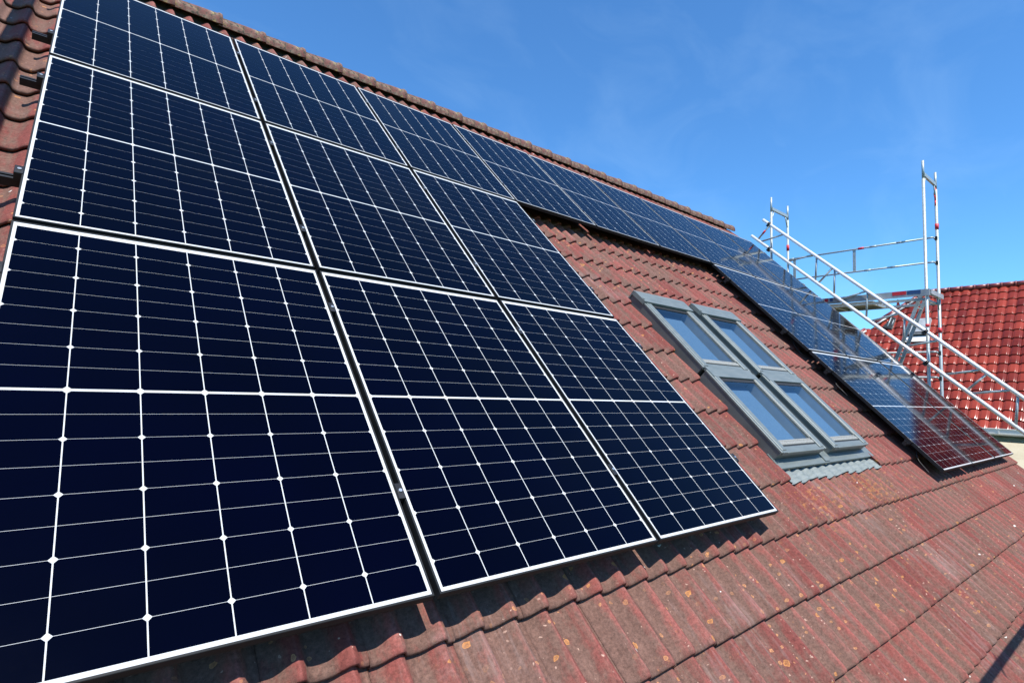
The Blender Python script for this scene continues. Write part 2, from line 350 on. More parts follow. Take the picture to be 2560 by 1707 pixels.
# ------------------------------------------------------------------ tiles
PITCH, GAUGE, TW = .150, .333, .300
NOSE0, CREST0 = -.08, 1.498
def roll(x, A=.040):
    """height profile over one wave, crest at x = 0; the right flank is the steeper one"""
    x = (np.asarray(x, float)+.5) % 1 - .5
    w = np.where(x > 0, x/(.18), x/(.40))
    r = np.where(np.abs(w) < 1, np.cos(np.clip(w, -1, 1)*math.pi/2)**1.12, 0.)
    pan = np.where(np.abs(w) >= 1, -.08*np.sin(np.clip((np.where(x > 0, x-.18, x+.5+.32))/(.42), 0, 1)*math.pi), 0.)
    return A*r + A*pan
def tile_field(name, u0, ncol, rows, mats, hole=None, parent=None, matrix=None, seg=10, ncrest=-.116, A=.040, pitch=PITCH, waves=2, gauge=GAUGE,
               nose0=NOSE0, thick=.028, tilt=.030, jit=1., prof=roll, clip=None, vs=None, umax=None):
    tw = pitch*waves
    V, F, RND, HGT = [], [], [], []
    nb = 0
    vs_def = [(.010, -thick), (-.001, -thick*.80), (-.006, -thick*.50), (-.003, -thick*.20), (.006, -.0022), (.018, 0.0012), (.034, .0016), (.052, 0.), (.22, 0.), (gauge+.05, 0.)]
    vs = vs or vs_def
    ns = len(vs)
    for k in rows:
        v0 = nose0 + gauge*k
        for j in range(ncol):
            ua = u0 + tw*j; ub = ua + tw - .0003
            spans = [(ua, ub)]
            if hole and hole[2]-.02 <= v0 <= hole[3]:
                spans = []
                if ua < hole[0]: spans.append((ua, min(ub, hole[0])))
                if ub > hole[1]: spans.append((max(ua, hole[1]), ub))
            if clip: spans = [clip(a, b, v0) for a, b in spans]; spans = [q for q in spans if q]
            if umax: spans = [(a, min(b, umax)) for a, b in spans if a < umax]
            for (a, b) in spans:
                if b-a < .02: continue
                m = max(3, int(round(seg*waves*(b-a)/tw)))+1
                us = np.linspace(a, b, m)
                ph = (us - ua)/pitch
                h = prof(ph, A)                       # relative to pan
                jn, jv, jt = RNG.normal(0, .0006)*jit, RNG.normal(0, .0022)*jit, RNG.normal(0, .0018)*jit
                rr = RNG.random()
                for (dv, dn) in vs:
                    base_n = ncrest - A - tilt*max(0., dv)/gauge
                    V.append(np.stack([us, np.full(m, v0+dv+jv) + jt*(us-a), base_n+h+dn+jn], 1)); HGT.append(h/A)
                # side skirts
                idx = nb + np.arange(ns*m).reshape(ns, m)
                q = np.stack([idx[:-1, :-1], idx[:-1, 1:], idx[1:, 1:], idx[1:, :-1]], -1).reshape(-1, 4)
                F.append(q); nq = len(q)
                nb += ns*m
                # skirts at both ends (tile thickness)
                R_ = V[-ns:]
                for col, flip in ((0, 0), (m-1, 1)):
                    top = idx[:, col]; pts = np.stack([x[col] for x in R_])
                    low = pts.copy(); low[:, 2] -= .016
                    V.append(low); HGT.append(np.full(ns, h[col]/A)); li = nb + np.arange(ns); nb += ns
                    s = np.stack([top[:-1], top[1:], li[1:], li[:-1]], -1)
                    if flip == 0: s = s[:, ::-1]
                    F.append(s); nq += len(s)
                RND.append(np.full(nq, rr))
    V = np.concatenate(V); F = np.concatenate(F); RND = np.concatenate(RND); HGT = np.concatenate(HGT)
    me = bpy.data.meshes.new(name)
    me.vertices.add(len(V)); me.vertices.foreach_set('co', V.astype(np.float32).ravel())
    me.loops.add(len(F)*4); me.loops.foreach_set('vertex_index', F.astype(np.int32).ravel())
    me.polygons.add(len(F)); me.polygons.foreach_set('loop_start', np.arange(0, len(F)*4, 4, dtype=np.int32)); me.polygons.foreach_set('loop_total', np.full(len(F), 4, dtype=np.int32))
    me.update(calc_edges=True); me.validate()
    me.polygons.foreach_set('use_smooth', np.ones(len(me.polygons), bool))
    if len(me.polygons) == len(F):
        a = me.attributes.new('tile_rnd', 'FLOAT', 'FACE'); a.data.foreach_set('value', RND.astype(np.float32))
    a = me.attributes.new('roll_height', 'FLOAT', 'POINT'); a.data.foreach_set('value', HGT.astype(np.float32))
    for m in (mats if isinstance(mats, list) else [mats]): me.materials.append(MAT[m])
    return link(name, me, parent, matrix)

# ================================================================== THE HOUSE
house = thing('house', 'near house with a weathered red-brown tiled roof that carries the solar panels', 'house', ROOF)
UL = CREST0 + .055 - TW*12             # left end of the tile field
NCOL = 43                              # up to u = 10.85
UR = UL + TW*NCOL
HOLE = (4.215, 5.985, .20, 2.15)
# wave phase: tile left edge lies .055 right of a crest
pr = lambda x, A: roll(x + .055/PITCH, A)
tile_field('roof', UL, NCOL, range(-7, 18), 'tile', hole=HOLE, parent=house, prof=pr)
APV, APN = 6.04, -.175                 # ridge axis in the roof frame
# underlay + body
mb = MB()
mb.box((UL+.05, -2.35, -.30), (4.18, 5.92, -.200)); mb.box((6.02, -2.35, -.30), (UR-.05, 5.92, -.200))
mb.box((4.18, -2.35, -.30), (6.02, .35, -.200)); mb.box((4.18, 2.28, -.30), (6.02, 5.92, -.200))
mb.build('roof_underlay', 'under', house)
# everything of the body in world axes, expressed in the roof frame through the inverse
RI = ROOF.inverted()
def world_part(mb, name, mats, parent): 
    for i, p in enumerate(mb.v): mb.v[i] = tuple(RI @ Vector(p))
    return mb.build(name, mats, parent)
apex = ROOF @ Vector((0, APV, APN)); ye = (ROOF @ Vector((0, -2.1, -.3))); 
mb = MB()
x0, x1 = UL+.2, UR-.25; zt = ye.z-.02; yb = 2*apex.y-ye.y-.25; ya = ye.y+.25
mb.box((x0, ya, 0), (x1, yb, zt-.05))
mb.hexa([(x0,ya,zt-.05),(x1,ya,zt-.05),(x1,yb,zt-.05),(x0,yb,zt-.05),(x0,apex.y-.05,apex.z-.42),(x1,apex.y-.05,apex.z-.42),(x1,apex.y+.05,apex.z-.42),(x0,apex.y+.05,apex.z-.42)])
world_part(mb, 'wall', 'cream', house)
# rear slope
rear = Matrix.Translation((UL+UR, 2*apex.y, 0)) @ Matrix.Rotation(math.pi, 4, 'Z') @ ROOF
ro = tile_field('roof', UL, NCOL, range(-6, 18), 'tile', parent=house, prof=pr, seg=5, umax=UR)
ro.matrix_local = RI @ rear
mb = MB(); mb.box((UL+.05, -2.2, -.30), (UR-.05, 5.92, -.2)); o = mb.build('roof_underlay', 'under', house); o.matrix_local = RI @ rear
# verge boards
mb = MB(); mb.box((UR-.005, -2.4, -.36), (UR+.022, 5.98, -.165)); mb.build('verge_board', 'wood', house)
# verge flaps: the end tiles turn down over the board
mb = MB()
for k in range(-7, 18):
    v0 = NOSE0+GAUGE*k
    mb.hexa([(UR+.024, v0, -.235), (UR+.040, v0, -.235), (UR+.040, v0+GAUGE-.006, -.255), (UR+.024, v0+GAUGE-.006, -.255),
             (UR-.03, v0, -.132), (UR+.036, v0, -.132), (UR+.036, v0+GAUGE-.006, -.158), (UR-.03, v0+GAUGE-.006, -.158)])
mb.build('verge_tile_flap', 'tile', house)
# ridge caps
def cap_mesh(i):
    mb = MB(); Lc = .435; r0, r1 = .106, .119
    a0, a1 = R(-12), R(192); seg = 18
    st = [(0., r1+.006), (.012, r1+.010), (.030, r1+.010), (.045, r1), (.20, (r0+r1)/2+.003), (Lc-.02, r0), (Lc, r0-.003)]
    b = 0
    rng = np.random.default_rng(i+40)
    ph = rng.random()*6
    for s_, rr in st:
        for q in range(seg+1):
            t = a0+(a1-a0)*q/seg
            w = rr*(1+.012*math.sin(3*t+ph+s_*9)+rng.normal(0, .004))
            mb.v.append((-s_, math.cos(t)*w, math.sin(t)*w))
    for a in range(len(st)-1):
        for q in range(seg):
            p = a*(seg+1)+q; mb.f.append((p, p+1, p+seg+2, p+seg+1)); mb.mi.append(0); mb.sm.append(True)
    # thickness rim at the exposed end
    off = len(mb.v)
    for q in range(seg+1):
        t = a0+(a1-a0)*q/seg; mb.v.append((0.004, math.cos(t)*(r1-.016), math.sin(t)*(r1-.016)))
    for q in range(seg): mb.f.append((q+1, q, off+q, off+q+1)); mb.mi.append(0); mb.sm.append(False)
    # inner shell
    off = len(mb.v)
    for s_ in (0., Lc):
        for q in range(seg+1):
            t = a0+(a1-a0)*q/seg; mb.v.append((-s_, math.cos(t)*(r0-.016), math.sin(t)*(r0-.016)))
    for q in range(seg): mb.f.append((off+q+1, off+q, off+seg+1+q, off+seg+2+q)); mb.mi.append(0); mb.sm.append(True)
    for q in (0, seg):      # lower rims
        mb.quad([(0, math.cos(a0+(a1-a0)*q/seg)*rr, math.sin(a0+(a1-a0)*q/seg)*rr) for rr in (r1, r1-.018)] + [(-Lc, math.cos(a0+(a1-a0)*q/seg)*rr, math.sin(a0+(a1-a0)*q/seg)*rr) for rr in (r0-.018, r0)])
    return mb.mesh('ridge_cap', 'cap')
caps = [cap_mesh(i) for i in range(5)]
CP = .405
nx = 0; u = UR+.03
axw = ROOF @ Vector((0, APV, APN))
while u > UL-.1:
    o = link('ridge_cap', caps[nx % 5], house)
    o.matrix_local = RI @ Matrix.Translation((u, axw.y + random.uniform(-.004, .004), axw.z + random.uniform(-.004, .004))) @ Matrix.Rotation(R(random.uniform(-.6, .6)), 4, 'Z') @ Matrix.Rotation(R(-1.2), 4, 'Y')
    nx += 1; u -= CP
mb = MB(); mb.box((UL, axw.y-.035, axw.z-.30), (UR, axw.y+.035, axw.z-.01)); world_part(mb, 'ridge_batten', 'under', house)
mb = MB(); mb.box((UL, axw.y-.2, axw.z-.42), (UR, axw.y+.2, axw.z-.17)); world_part(mb, 'ridge_underlay', 'under', house)

# ================================================================== SOLAR PANELS
PU, PV, PW, PH = 1.1549, 1.7444, 1.134, 1.722
CA, CB, CG = .1837, .09243, .00495
def panel_meshes():
    w, h, d, lip = PW, PH, .032, .0065
    fr = MB(); c = .0012
    # four mitred bars
    for (a, b, s1, s2) in (((0,0),(w,0),(1,1),(-1,1)), ((w,0),(w,h),(-1,1),(-1,-1)), ((w,h),(0,h),(-1,-1),(1,-1)), ((0,h),(0,0),(1,-1),(1,1))):
        A0, B0 = (a[0], a[1]), (b[0], b[1]); A1, B1 = (a[0]+s1[0]*lip, a[1]+s1[1]*lip), (b[0]+s2[0]*lip, b[1]+s2[1]*lip)
        Ac, Bc = (a[0]+s1[0]*c, a[1]+s1[1]*c), (b[0]+s2[0]*c, b[1]+s2[1]*c)
        fr.quad([(*A0, -d), (*B0, -d), (*B0, -c), (*A0, -c)])             # outer wall
        fr.quad([(*A0, -c), (*B0, -c), (*Bc, 0), (*Ac, 0)])               # chamfer
        fr.quad([(*Ac, 0), (*Bc, 0), (*B1, 0), (*A1, 0)])                 # lip
        fr.quad([(*A1, 0), (*B1, 0), (*B1, -.003), (*A1, -.003)])         # lip inside
        A2, B2 = (a[0]+s1[0]*.028, a[1]+s1[1]*.028), (b[0]+s2[0]*.028, b[1]+s2[1]*.028)
        fr.quad([(*A0, -d), (*A2, -d), (*B2, -d), (*B0, -d)])             # bottom flange
    sh = MB(); e = lip-.001
    sh.quad([(e, e, -.0022), (w-e, e, -.0022), (w-e, h-e, -.0022), (e, h-e, -.0022)])
    bk = MB(); bk.quad([(e, h-e, -.0062), (w-e, h-e, -.0062), (w-e, e, -.0062), (e, e, -.0062)])
    ce = MB(); ch = .0085
    gu, gv = .0034, .0011
    for col in range(6):
        xa = PW/2+(col-3)*CA+gu/2; xb = xa+CA-gu
        for half in (1, -1):
            for r in range(9):
                ya = CG+r*CB+(gv/2 if r else 0); yb_ = CG+(r+1)*CB-gv/2
                ca, cb = (ch, 0) if r % 2 == 0 else (0, ch)
                pts = [(xa, ya+ca), (xa+ca, ya), (xb-ca, ya), (xb, ya+ca), (xb, yb_-cb), (xb-cb, yb_), (xa+cb, yb_), (xa, yb_-cb)]
                q = []
                for p in pts:
                    if not q or (abs(p[0]-q[-1][0])+abs(p[1]-q[-1][1])) > 1e-6: q.append(p)
                if (abs(q[0][0]-q[-1][0])+abs(q[0][1]-q[-1][1])) < 1e-6: q.pop()
                P = [(x, PH/2-.005+half*y, -.0019) for x, y in q]
                if half < 0: P.reverse()
                ce.quad(P)
    bx = MB(); bx.box((PW/2-.045, PH/2-.05, -.026), (PW/2+.045, PH/2+.05, -.0066))
    return fr.mesh('frame', 'frame'), sh.mesh('backsheet', 'sheet'), ce.mesh('solar_cells', 'cell'), bk.mesh('rear_sheet', 'rail'), bx.mesh('junction_box', 'rail')
PM = panel_meshes()
ordn = ['first', 'second', 'third', 'fourth', 'fifth', 'sixth', 'seventh', 'eighth', 'ninth']
extra = {(0,2): ', cut by the top left edge of the photo', (8,2): ', at the far right end of the roof', (0,0): ', nearest and largest of all, in the lower left corner'}
for row, cols in ((0, (0,1,2,6,7,8)), (1, (0,1,2,6,7,8)), (2, range(9))):
    for c in cols:
        if row == 2:
            lab = 'black-framed solar panel in the top row under the ridge, %s from the left' % ordn[c]
        else:
            where = ['left', 'middle', 'right'][c % 3]
            blk = 'left of the roof windows' if c < 3 else 'right of the roof windows'
            lab = '%s solar panel of the three in the %s row, %s' % (where, 'bottom' if row == 0 else 'middle', blk)
            if (c, row) == (0, 0): lab = 'left solar panel of the bottom row in the near block, the largest in view'
        p = thing('solar_panel', lab, 'solar panel', rf(c*PU, row*PV+.005, RNG.normal(0, .0008)), 'solar panels mounted on the tiled roof')
        # each lies a hair off the common plane, as real ones do
        p.matrix_world = p.matrix_world @ Matrix.Rotation(RNG.normal(0, .0008), 4, 'X') @ Matrix.Rotation(RNG.normal(0, .0010), 4, 'Y')
        for nm, me in zip(('frame', 'backsheet', 'solar_cells', 'rear_sheet', 'junction_box'), PM): link(nm, me, p)

# rails with clamps
def clamp_mesh(end=False):
    mb = MB()
    if end:
        mb.cbox((-.026, -.030, -.040), (.0045, .030, .0035), .002, 0)
    else:
        mb.cbox((-.0135, -.032, .0008), (.0135, .032, .0045), .001, 0); mb.box((-.009, -.030, -.034), (.009, .030, .0006), 0)
    cx = -.010 if end else 0
    z = .0037 if end else .0047
    mb.tube((cx, 0, z), (cx, 0, z+.004), .0068, seg=14, mi=1)
    return mb.mesh('end_clamp' if end else 'mid_clamp', ['rail', 'bolt'])
CM, EM = clamp_mesh(), clamp_mesh(True)
CMs, EMs = CM, EM
def hook_mesh():
    mb = MB(); mb.box((-.015, -.035, -.105), (.015, -.029, -.055)); mb.box((-.015, -.035, -.111), (.015, .16, -.105)); mb.box((-.015, -.035, -.060), (.015, .0, -.0751))
    return mb.mesh('roof_hook', 'bolt')
HM = hook_mesh()
def rail(u0, u1, v, c0, c1, label):
    t = thing('mounting_rail', label, 'rail', rf(u0, v, 0), 'rails under the solar panels')
    mb = MB(); ln = u1-u0
    mb.box((0, -.019, -.074), (ln, .019, -.046)); mb.box((0, -.019, -.0455), (ln, -.006, -.0345)); mb.box((0, .006, -.0455), (ln, .019, -.0345))
    mb.build('rail_profile', 'rail', t)
    for c in range(c0, c1+1):
        if c == c0: x, me, nm, rot = c*PU-u0, EM, 'end_clamp', 0
        else: x, me, nm, rot = c*PU-(PU-PW)/2-u0, CM, 'mid_clamp', 0
        o = link(nm, me, t); o.location = (x, 0, 0)
    o = link('end_clamp', EM, t); o.location = (c1*PU+PW-u0, 0, 0); o.rotation_euler = (0, 0, math.pi)
    h = u0+.45
    while h < u1-.1:
        o = link('roof_hook', HM, t); o.location = (h-u0, 0, 0); h += .9
for v, nm in ((.392, 'lowest'), (1.425, 'second lowest'), (2.105, 'third lowest'), (3.135, 'fourth lowest')):
    rail(-.092, 3*PU+.06, v, 0, 2, '%s black mounting rail under the near panels, stub showing at left' % nm)
    rail(6*PU-.045, 9*PU+.04, v, 6, 8, '%s black mounting rail under the far solar panels beside the scaffold' % nm)
rail(-.095, 9*PU+.04, 3.835, 0, 8, 'lower of the two long black rails under the top row of panels')
rail(-.095, 9*PU+.04, 4.81, 0, 8, 'upper of the two long black rails under the top row of panels')
# loose cables
def cable(label, pts):
    P = [ROOF @ Vector(p) for p in pts]
    c = bpy.data.curves.new('cable', 'CURVE'); c.dimensions = '3D'; c.bevel_depth = .0035; c.bevel_resolution = 3
    s = c.splines.new('NURBS'); s.points.add(len(P)-1); s.use_endpoint_u = True; s.order_u = 4
    for a, b in zip(s.points, P): a.co = (*b, 1)
    c.materials.append(MAT['cable']); o = link('cable', c)
    tag(o, label, 'cable', 'loose panel cables')
    me = bpy.data.meshes.new_from_object(o.evaluated_get(bpy.context.evaluated_depsgraph_get())); me.name = 'cable'
    bpy.data.objects.remove(o); o = link('cable', me); tag(o, label, 'cable', 'loose panel cables')
cable('thin black cable hanging from the lowest far panel beside the roof windows', [(6.99,.30,-.03),(6.96,.28,-.07),(6.93,.20,-.11),(6.90,.12,-.10),(6.885,.07,-.105)])
cable('thin black cable hanging out below the second far panel row', [(6.99,1.36,-.03),(6.95,1.33,-.08),(6.92,1.22,-.10),(6.91,1.14,-.085),(6.93,1.10,-.10)])
cable('thin black cable hanging by the top of the far panel block', [(6.99,2.00,-.03),(6.95,1.96,-.09),(6.93,1.85,-.10),(6.95,1.78,-.10)])

# ================================================================== ROOF WINDOWS
def roof_window(u0, v0, W, H, label, hood, blind_drop):
    t = thing('roof_window', label, 'roof window', rf(u0, v0, 0), 'four grey roof windows set in the tiles')
    top, bot = -.040, -.175
    # frame: outer casing
    mb = MB(); s = .050
    mb.box((0, 0, bot), (.016, H, top-.012)); mb.box((W-.016, 0, bot), (W, H, top-.012))
    mb.box((.016, 0, bot), (W-.016, .016, top-.030)); mb.box((.016, H-.016, bot), (W-.016, H, top-.030))
    mb.build('frame', 'velux_shade', t)
    # side covers: two stepped strips each side
    mb = MB()
    mb.cbox((-.004, -.006, top-.014), (.022, H+.001, top), .002); mb.cbox((.026, .012, top-.012), (.090, H-.02, top+.004), .003)
    mb.cbox((W-.022, -.006, top-.014), (W+.004, H+.001, top), .002); mb.cbox((W-.090, .012, top-.012), (W-.026, H-.02, top+.004), .003)
    mb.build('side_cover', 'velux', t)
    # bottom cover, a channel, and the white sash bar
    mb = MB(); mb.cbox((.094, -.010, top-.030), (W-.094, .048, top-.004), .003); mb.hexa([(.030, -.012, top-.030), (W-.030, -.012, top-.030), (W-.030, -.006, top-.005), (.030, -.006, top-.005), (.03, -.011, top-.0301), (W-.03, -.011, top-.0301), (W-.03, .011, top-.002), (.03, .011, top-.002)])
    mb.build('bottom_cover', 'velux', t)
    mb = MB(); mb.box((.10, .050, top-.030), (W-.10, .060, top-.010)); mb.box((.092, .0, bot), (W-.092, .05, top-.032)); mb.build('seal_shade', 'seal_shade', t)
    gb = .112
    mb = MB(); mb.cbox((.092, .062, top-.028), (W-.092, gb-.018, top-.004), .003); mb.cbox((.092, gb-.016, top-.028), (W-.092, gb, top-.009), .003)
    mb.cbox((.0905, gb+.002, top-.03), (.101, H-.03, top-.001), .002); mb.cbox((W-.101, gb+.002, top-.03), (W-.0905, H-.03, top-.001), .002)
    mb.build('sash', 'sash', t)
    hb = H-(.155 if hood else .075)
    mb = MB()
    if hood:
        mb.hexa([(-.008, hb, top-.020), (W+.008, hb, top-.020), (W+.008, H+.005, top-.030), (-.008, H+.005, top-.030),
                 (-.006, hb, top+.016), (W+.006, hb, top+.016), (W+.006, H, top+.010), (-.006, H, top+.010)])
        mb.box((-.006, H+.005, bot+.01), (W+.006, H+.02, top+.004))
        mb.cbox((.002, hb+.03, top+.0165), (.018, hb+.05, top+.021), .001)
    else:
        mb.hexa([(.022, hb, top-.022), (W-.022, hb, top-.022), (W-.022, H+.040, top-.024), (.022, H+.040, top-.024),
                 (.022, hb, top+.006), (W-.022, hb, top+.006), (W-.022, H+.040, top+.001), (.022, H+.040, top+.001)])
    mb.build('hood', 'velux', t)
    mb = MB(); mb.box((.092, hb-.034, top-.034), (W-.092, hb-.001, top-.008)); mb.build('seal_shade', 'seal_shade', t)  # black strip widened to paint the shadow band below the hood
    # pane and what is behind it
    mb = MB(); mb.quad([(.10, gb, top-.012), (W-.10, gb, top-.012), (W-.10, hb, top-.012), (.10, hb, top-.012)]); mb.build('pane', 'pane', t)
    d = top-.085
    mb = MB(); mb.quad([(.125, gb+.03, d), (W-.155, gb+.03, d), (W-.155, hb, d), (.125, hb, d)]); mb.build('blind', 'blind', t)
    mb = MB()
    mb.quad([(.1005, gb, top-.03), (.1005, hb, top-.03), (.1005, hb, d-.06), (.1005, gb, d-.06)])
    mb.quad([(W-.1005, hb, top-.03), (W-.1005, gb, top-.03), (W-.1005, gb, d-.06), (W-.1005, hb, d-.06)])
    mb.quad([(.10, gb+.001, top-.03), (W-.10, gb+.001, top-.03), (W-.10, gb+.001, d-.06), (.10, gb+.001, d-.06)])
    mb.quad([(.10, gb, d-.06), (W-.10, gb, d-.06), (W-.10, hb, d-.06), (.10, hb, d-.06)])
    mb.build('window_liner', 'liner', t)
    return t
roof_window(4.205, .425, .765, .835, 'lower left roof window of the four, above the grey flashing', False, 0)
roof_window(5.140, .425, .765, .835, 'lower right roof window of the four, beside the far panels', False, 0)
roof_window(4.205, 1.300, .765, .980, 'upper left roof window of the four, with a folded metal hood', True, 0)
roof_window(5.140, 1.300, .765, .980, 'upper right roof window of the four, with a folded metal hood', True, 0)
# flashing: gutter between the windows, side channels, smooth apron, ribbed apron
fl = thing('window_flashing', 'grey metal flashing around and below the four roof windows', 'flashing', rf(4.2, .2, 0))
mb = MB()
mb.box((4.975-4.2, .20, -.152), (5.135-4.2, 2.1, -.142)); mb.hexa([(4.985-4.2,-.00+.155,-.128),(5.075-4.2,.155,-.128),(5.075-4.2,.26,-.128),(4.985-4.2,.26,-.128),(4.985-4.2,.155,-.120),(5.075-4.2,.155,-.120),(5.075-4.2,.26,-.118),(4.985-4.2,.26,-.118)])
mb.build('valley_strip', 'velux', fl)
mb = MB(); mb.hexa([(-.01,.145,-.150),(1.86,.145,-.150),(1.86,.28,-.150),(-.01,.28,-.150),(-.01,.145,-.1285),(1.86,.145,-.1285),(1.86,.28,-.1265),(-.01,.28,-.1265)])
mb.box((1.715, .28, -.150), (1.775, 2.0, -.140)); mb.box((-.02, .28, -.165), (.004, 2.0, -.150)); mb.build('apron_plate', 'velux', fl)
mb = MB(); m = 190; st = [(.150, -.0015), (.143, .0), (.11, .001), (.07, .0025), (.035, .004)]
us = np.linspace(-.01, 1.87, m); base_i = len(mb.v)
for si, (vv, dn) in enumerate(st):
    for x in us:
        h = float(roll(((x+4.2-CREST0)/PITCH), .024))+.014; t_ = (vv+.2-NOSE0)/GAUGE
        rip = .0012*math.sin(x*2*math.pi/.0375)
        edge = (-.008*math.sin(x*11)-.004*math.sin(x*29+1)) if si == 4 else 0
        crush = .7 if si < 2 else 1
        mb.v.append((x, vv+edge, -.156 - .026*t_ + h*crush + dn + rip + .006))
for a in range(len(st)-1):
    for q in range(m-1):
        p = base_i+a*m+q; mb.f.append((p, p+m, p+m+1, p+1)); mb.mi.append(0); mb.sm.append(True)
mb.build('ribbed_apron', 'lead', fl)

# ================================================================== SCAFFOLD
YA, YC, XI, XO = 1.13, 3.70, 11.20, 11.94
sc = thing('scaffold_tower', 'galvanised scaffold bay behind the roof verge with a plank deck and double guardrails', 'scaffold', Matrix.Translation((XI, YA, 0)))
def W(x, y, z): return (x-XI, y-YA, z+Z0)
for y in (YA, YC):
    for x in (XI, XO):
        mb = MB(); mb.tube(W(x, y, -Z0+.05), W(x, y, 4.42), .0242, seg=16); mb.tube(W(x, y, 4.42), W(x, y, 4.73), .0195, seg=16)
        for z in (2.52, .52, -1.48, -3.48): mb.tube(W(x, y, z-.02), W(x, y, z+.02), .029, seg=16)
        mb.box((x-XI-.06, y-YA-.06, 0), (x-XI+.06, y-YA+.06, .012)); mb.build('upright', 'galv', sc)
    for z in (4.50, 2.50, .50, -1.5, -3.5):
        mb = MB(); mb.box((.022, y-YA-.018, z+Z0-.03), (XO-XI-.022, y-YA+.018, z+Z0+.028)); mb.build('crossbar', 'galv', sc)
        for x, sgn in ((XI, 1), (XO, -1)):
            mb = MB(); a = W(x+sgn*.02, y, z-.23); b = W(x+sgn*.12, y, z-.03); mb.tube(a, b, .012, seg=8); mb.build('gusset', 'galv', sc)
def rails(z, gap_posts=True):
    for dz in (0, -.44):
        mb = MB(); zz = z+dz
        xo = XO+.0
        P = [W(xo-.012, YA+.02, zz-.03), W(xo-.03, YA+.05, zz), W(xo-.035, YA+.14, zz), W(xo-.035, YC-.14, zz), W(xo-.03, YC-.05, zz), W(xo-.012, YC-.02, zz-.03)]
        mb.path(P, .0165, seg=10); mb.build('guardrail', 'galv', sc)
        for y in (YA, YC):
            mb = MB(); mb.box((xo-XI-.034, y-YA-.012, zz+Z0-.055), (xo-XI+.030, y-YA+.030, zz+Z0+.012)); mb.build('rail_bracket', 'iron', sc)
        for y in (1.62, 2.05):
            mb = MB(); mb.tube(W(xo-.035, y+(.1 if dz else 0), zz), W(xo-.035, y+.11+(.1 if dz else 0), zz), .0195, seg=10); mb.build('rail_sleeve', 'galv', sc)
    for y in (2.43, 3.55): 
        mb = MB(); mb.box((XO-XI-.043, y-YA-.026, z+Z0-.44), (XO-XI-.028, y-YA+.026, z+Z0)); mb.build('rail_post', 'galv', sc)
for z in (3.56, 1.54, -.46): rails(z)
for zd in (2.40, .40, -1.60):
    mb = MB()
    for x0 in (.03, .66):
        mb.box((x0, -.03, zd+Z0-.045), (x0+.03, YC-YA+.03, zd+Z0-.0025), 0)
    mb.box((.061, .80, zd+Z0-.002), (.36, YC-YA+.03, zd+Z0+.024), 1); mb.box((.365, .80, zd+Z0-.003), (.659, YC-YA+.03, zd+Z0+.023), 1)
    for y in (.02, .78, 1.4, 2.0, 2.5): mb.box((.061, y, zd+Z0-.040), (.659, y+.035, zd+Z0-.0046), 0)
    mb.build('deck', ['galv', 'wooddeck'], sc)
    tb = MB(); tb.box((-.038, -.05, zd+Z0+.02), (-.014, YC-YA+.05, zd+Z0+.130)); tbo = tb.build('toe_board', 'toe', sc)
    for (a, b, m_) in ((.275, .475, 'red'), (.07, .26, 'blue'), (1.62, 1.69, 'white'), (1.50, 1.56, 'red'), (1.42, 1.47, 'blue')):
        mk = MB(); mk.box((-.0405, a, zd+Z0+.062), (-.0382, b, zd+Z0+.126)); mk.build('marking_stripe', m_, tbo)
    tb = MB(); tb.box((.0, -.066, zd+Z0+.05), (XO-XI, -.046, zd+Z0+.125)); tb.build('toe_board', 'toe', sc)
for (x, y, z, h) in ((XO, YA, 3.70, .10), (XO, YA, 1.87, .09), (XO, YC, 3.76, .12), (XI, YA, 1.9, .05)):
    mb = MB(); mb.tube(W(x, y, z), W(x, y, z+h), .0285, seg=14); mb.build('marking_sleeve', 'red', sc)
mb = MB(); mb.tube(W(XO-.035, 2.26, 3.56), W(XO-.035, 2.36, 3.56), .0215, seg=12); mb.build('marking_sleeve', 'red', sc)
mb = MB(); mb.path([W(XO-.03, YA, 4.44), W(XO-.05, YA+.01, 4.33), W(XO-.028, YA, 4.22), W(XO-.04, YA+.005, 4.12)], .012, seg=8); mb.build('tie_strap', 'red', sc)
# access ladder between the decks
ld = MB()
for x in (11.42, 11.72):
    a, b = Vector(W(x, 1.27, 2.46)), Vector(W(x, 1.98, .42)); ld.hexa([(a.x-.012,a.y-.028,a.z),(a.x+.012,a.y-.028,a.z),(a.x+.012,a.y+.028,a.z),(a.x-.012,a.y+.028,a.z),
        (b.x-.012,b.y-.028,b.z),(b.x+.012,b.y-.028,b.z),(b.x+.012,b.y+.028,b.z),(b.x-.012,b.y+.028,b.z)])
for i in range(7):
    t = (i+.7)/7.5; y, z = 1.27+.71*t, 2.46-2.04*t; ld.tube(W(11.42, y, z), W(11.72, y, z), .013, seg=8)
ld.build('ladder', 'galv', sc)
# couplers where the girder is clamped on
# ================================================================== LATTICE GIRDER
GU = 11.115
def low(v): return .208-.0385*(v)
g = thing('lattice_girder', 'shiny aluminium lattice girder running down the verge, clamped to the scaffold uprights', 'girder', rf(GU, 0, 0), 'lattice girders along the verges')
OFF = .376
for nm, off, ve in (('lower_chord', 0, 5.70), ('upper_chord', OFF, 5.725)):
    mb = MB(); mb.tube((0, -1.9, low(-1.9)+off), (0, ve, low(ve)+off), .0295, seg=20); mb.build('chord', 'alu', g)
bars = [(5.17,5.44),(4.421,4.704),(4.323,4.037),(3.902,3.604),(3.231,3.445),(3.19,2.906),(2.579,2.80),(2.456,2.17),(1.865,2.119),(1.162,1.415),(.711,.983),(.589,.319),(-.10,-.37),(-.14,.13),(-.80,-1.07),(-.85,-.58)]
for a, b in bars:
    mb = MB(); mb.tube((0, a, low(a)+OFF-.02), (0, b, low(b)+.02), .0175, seg=10); mb.build('strut', 'galv', g)
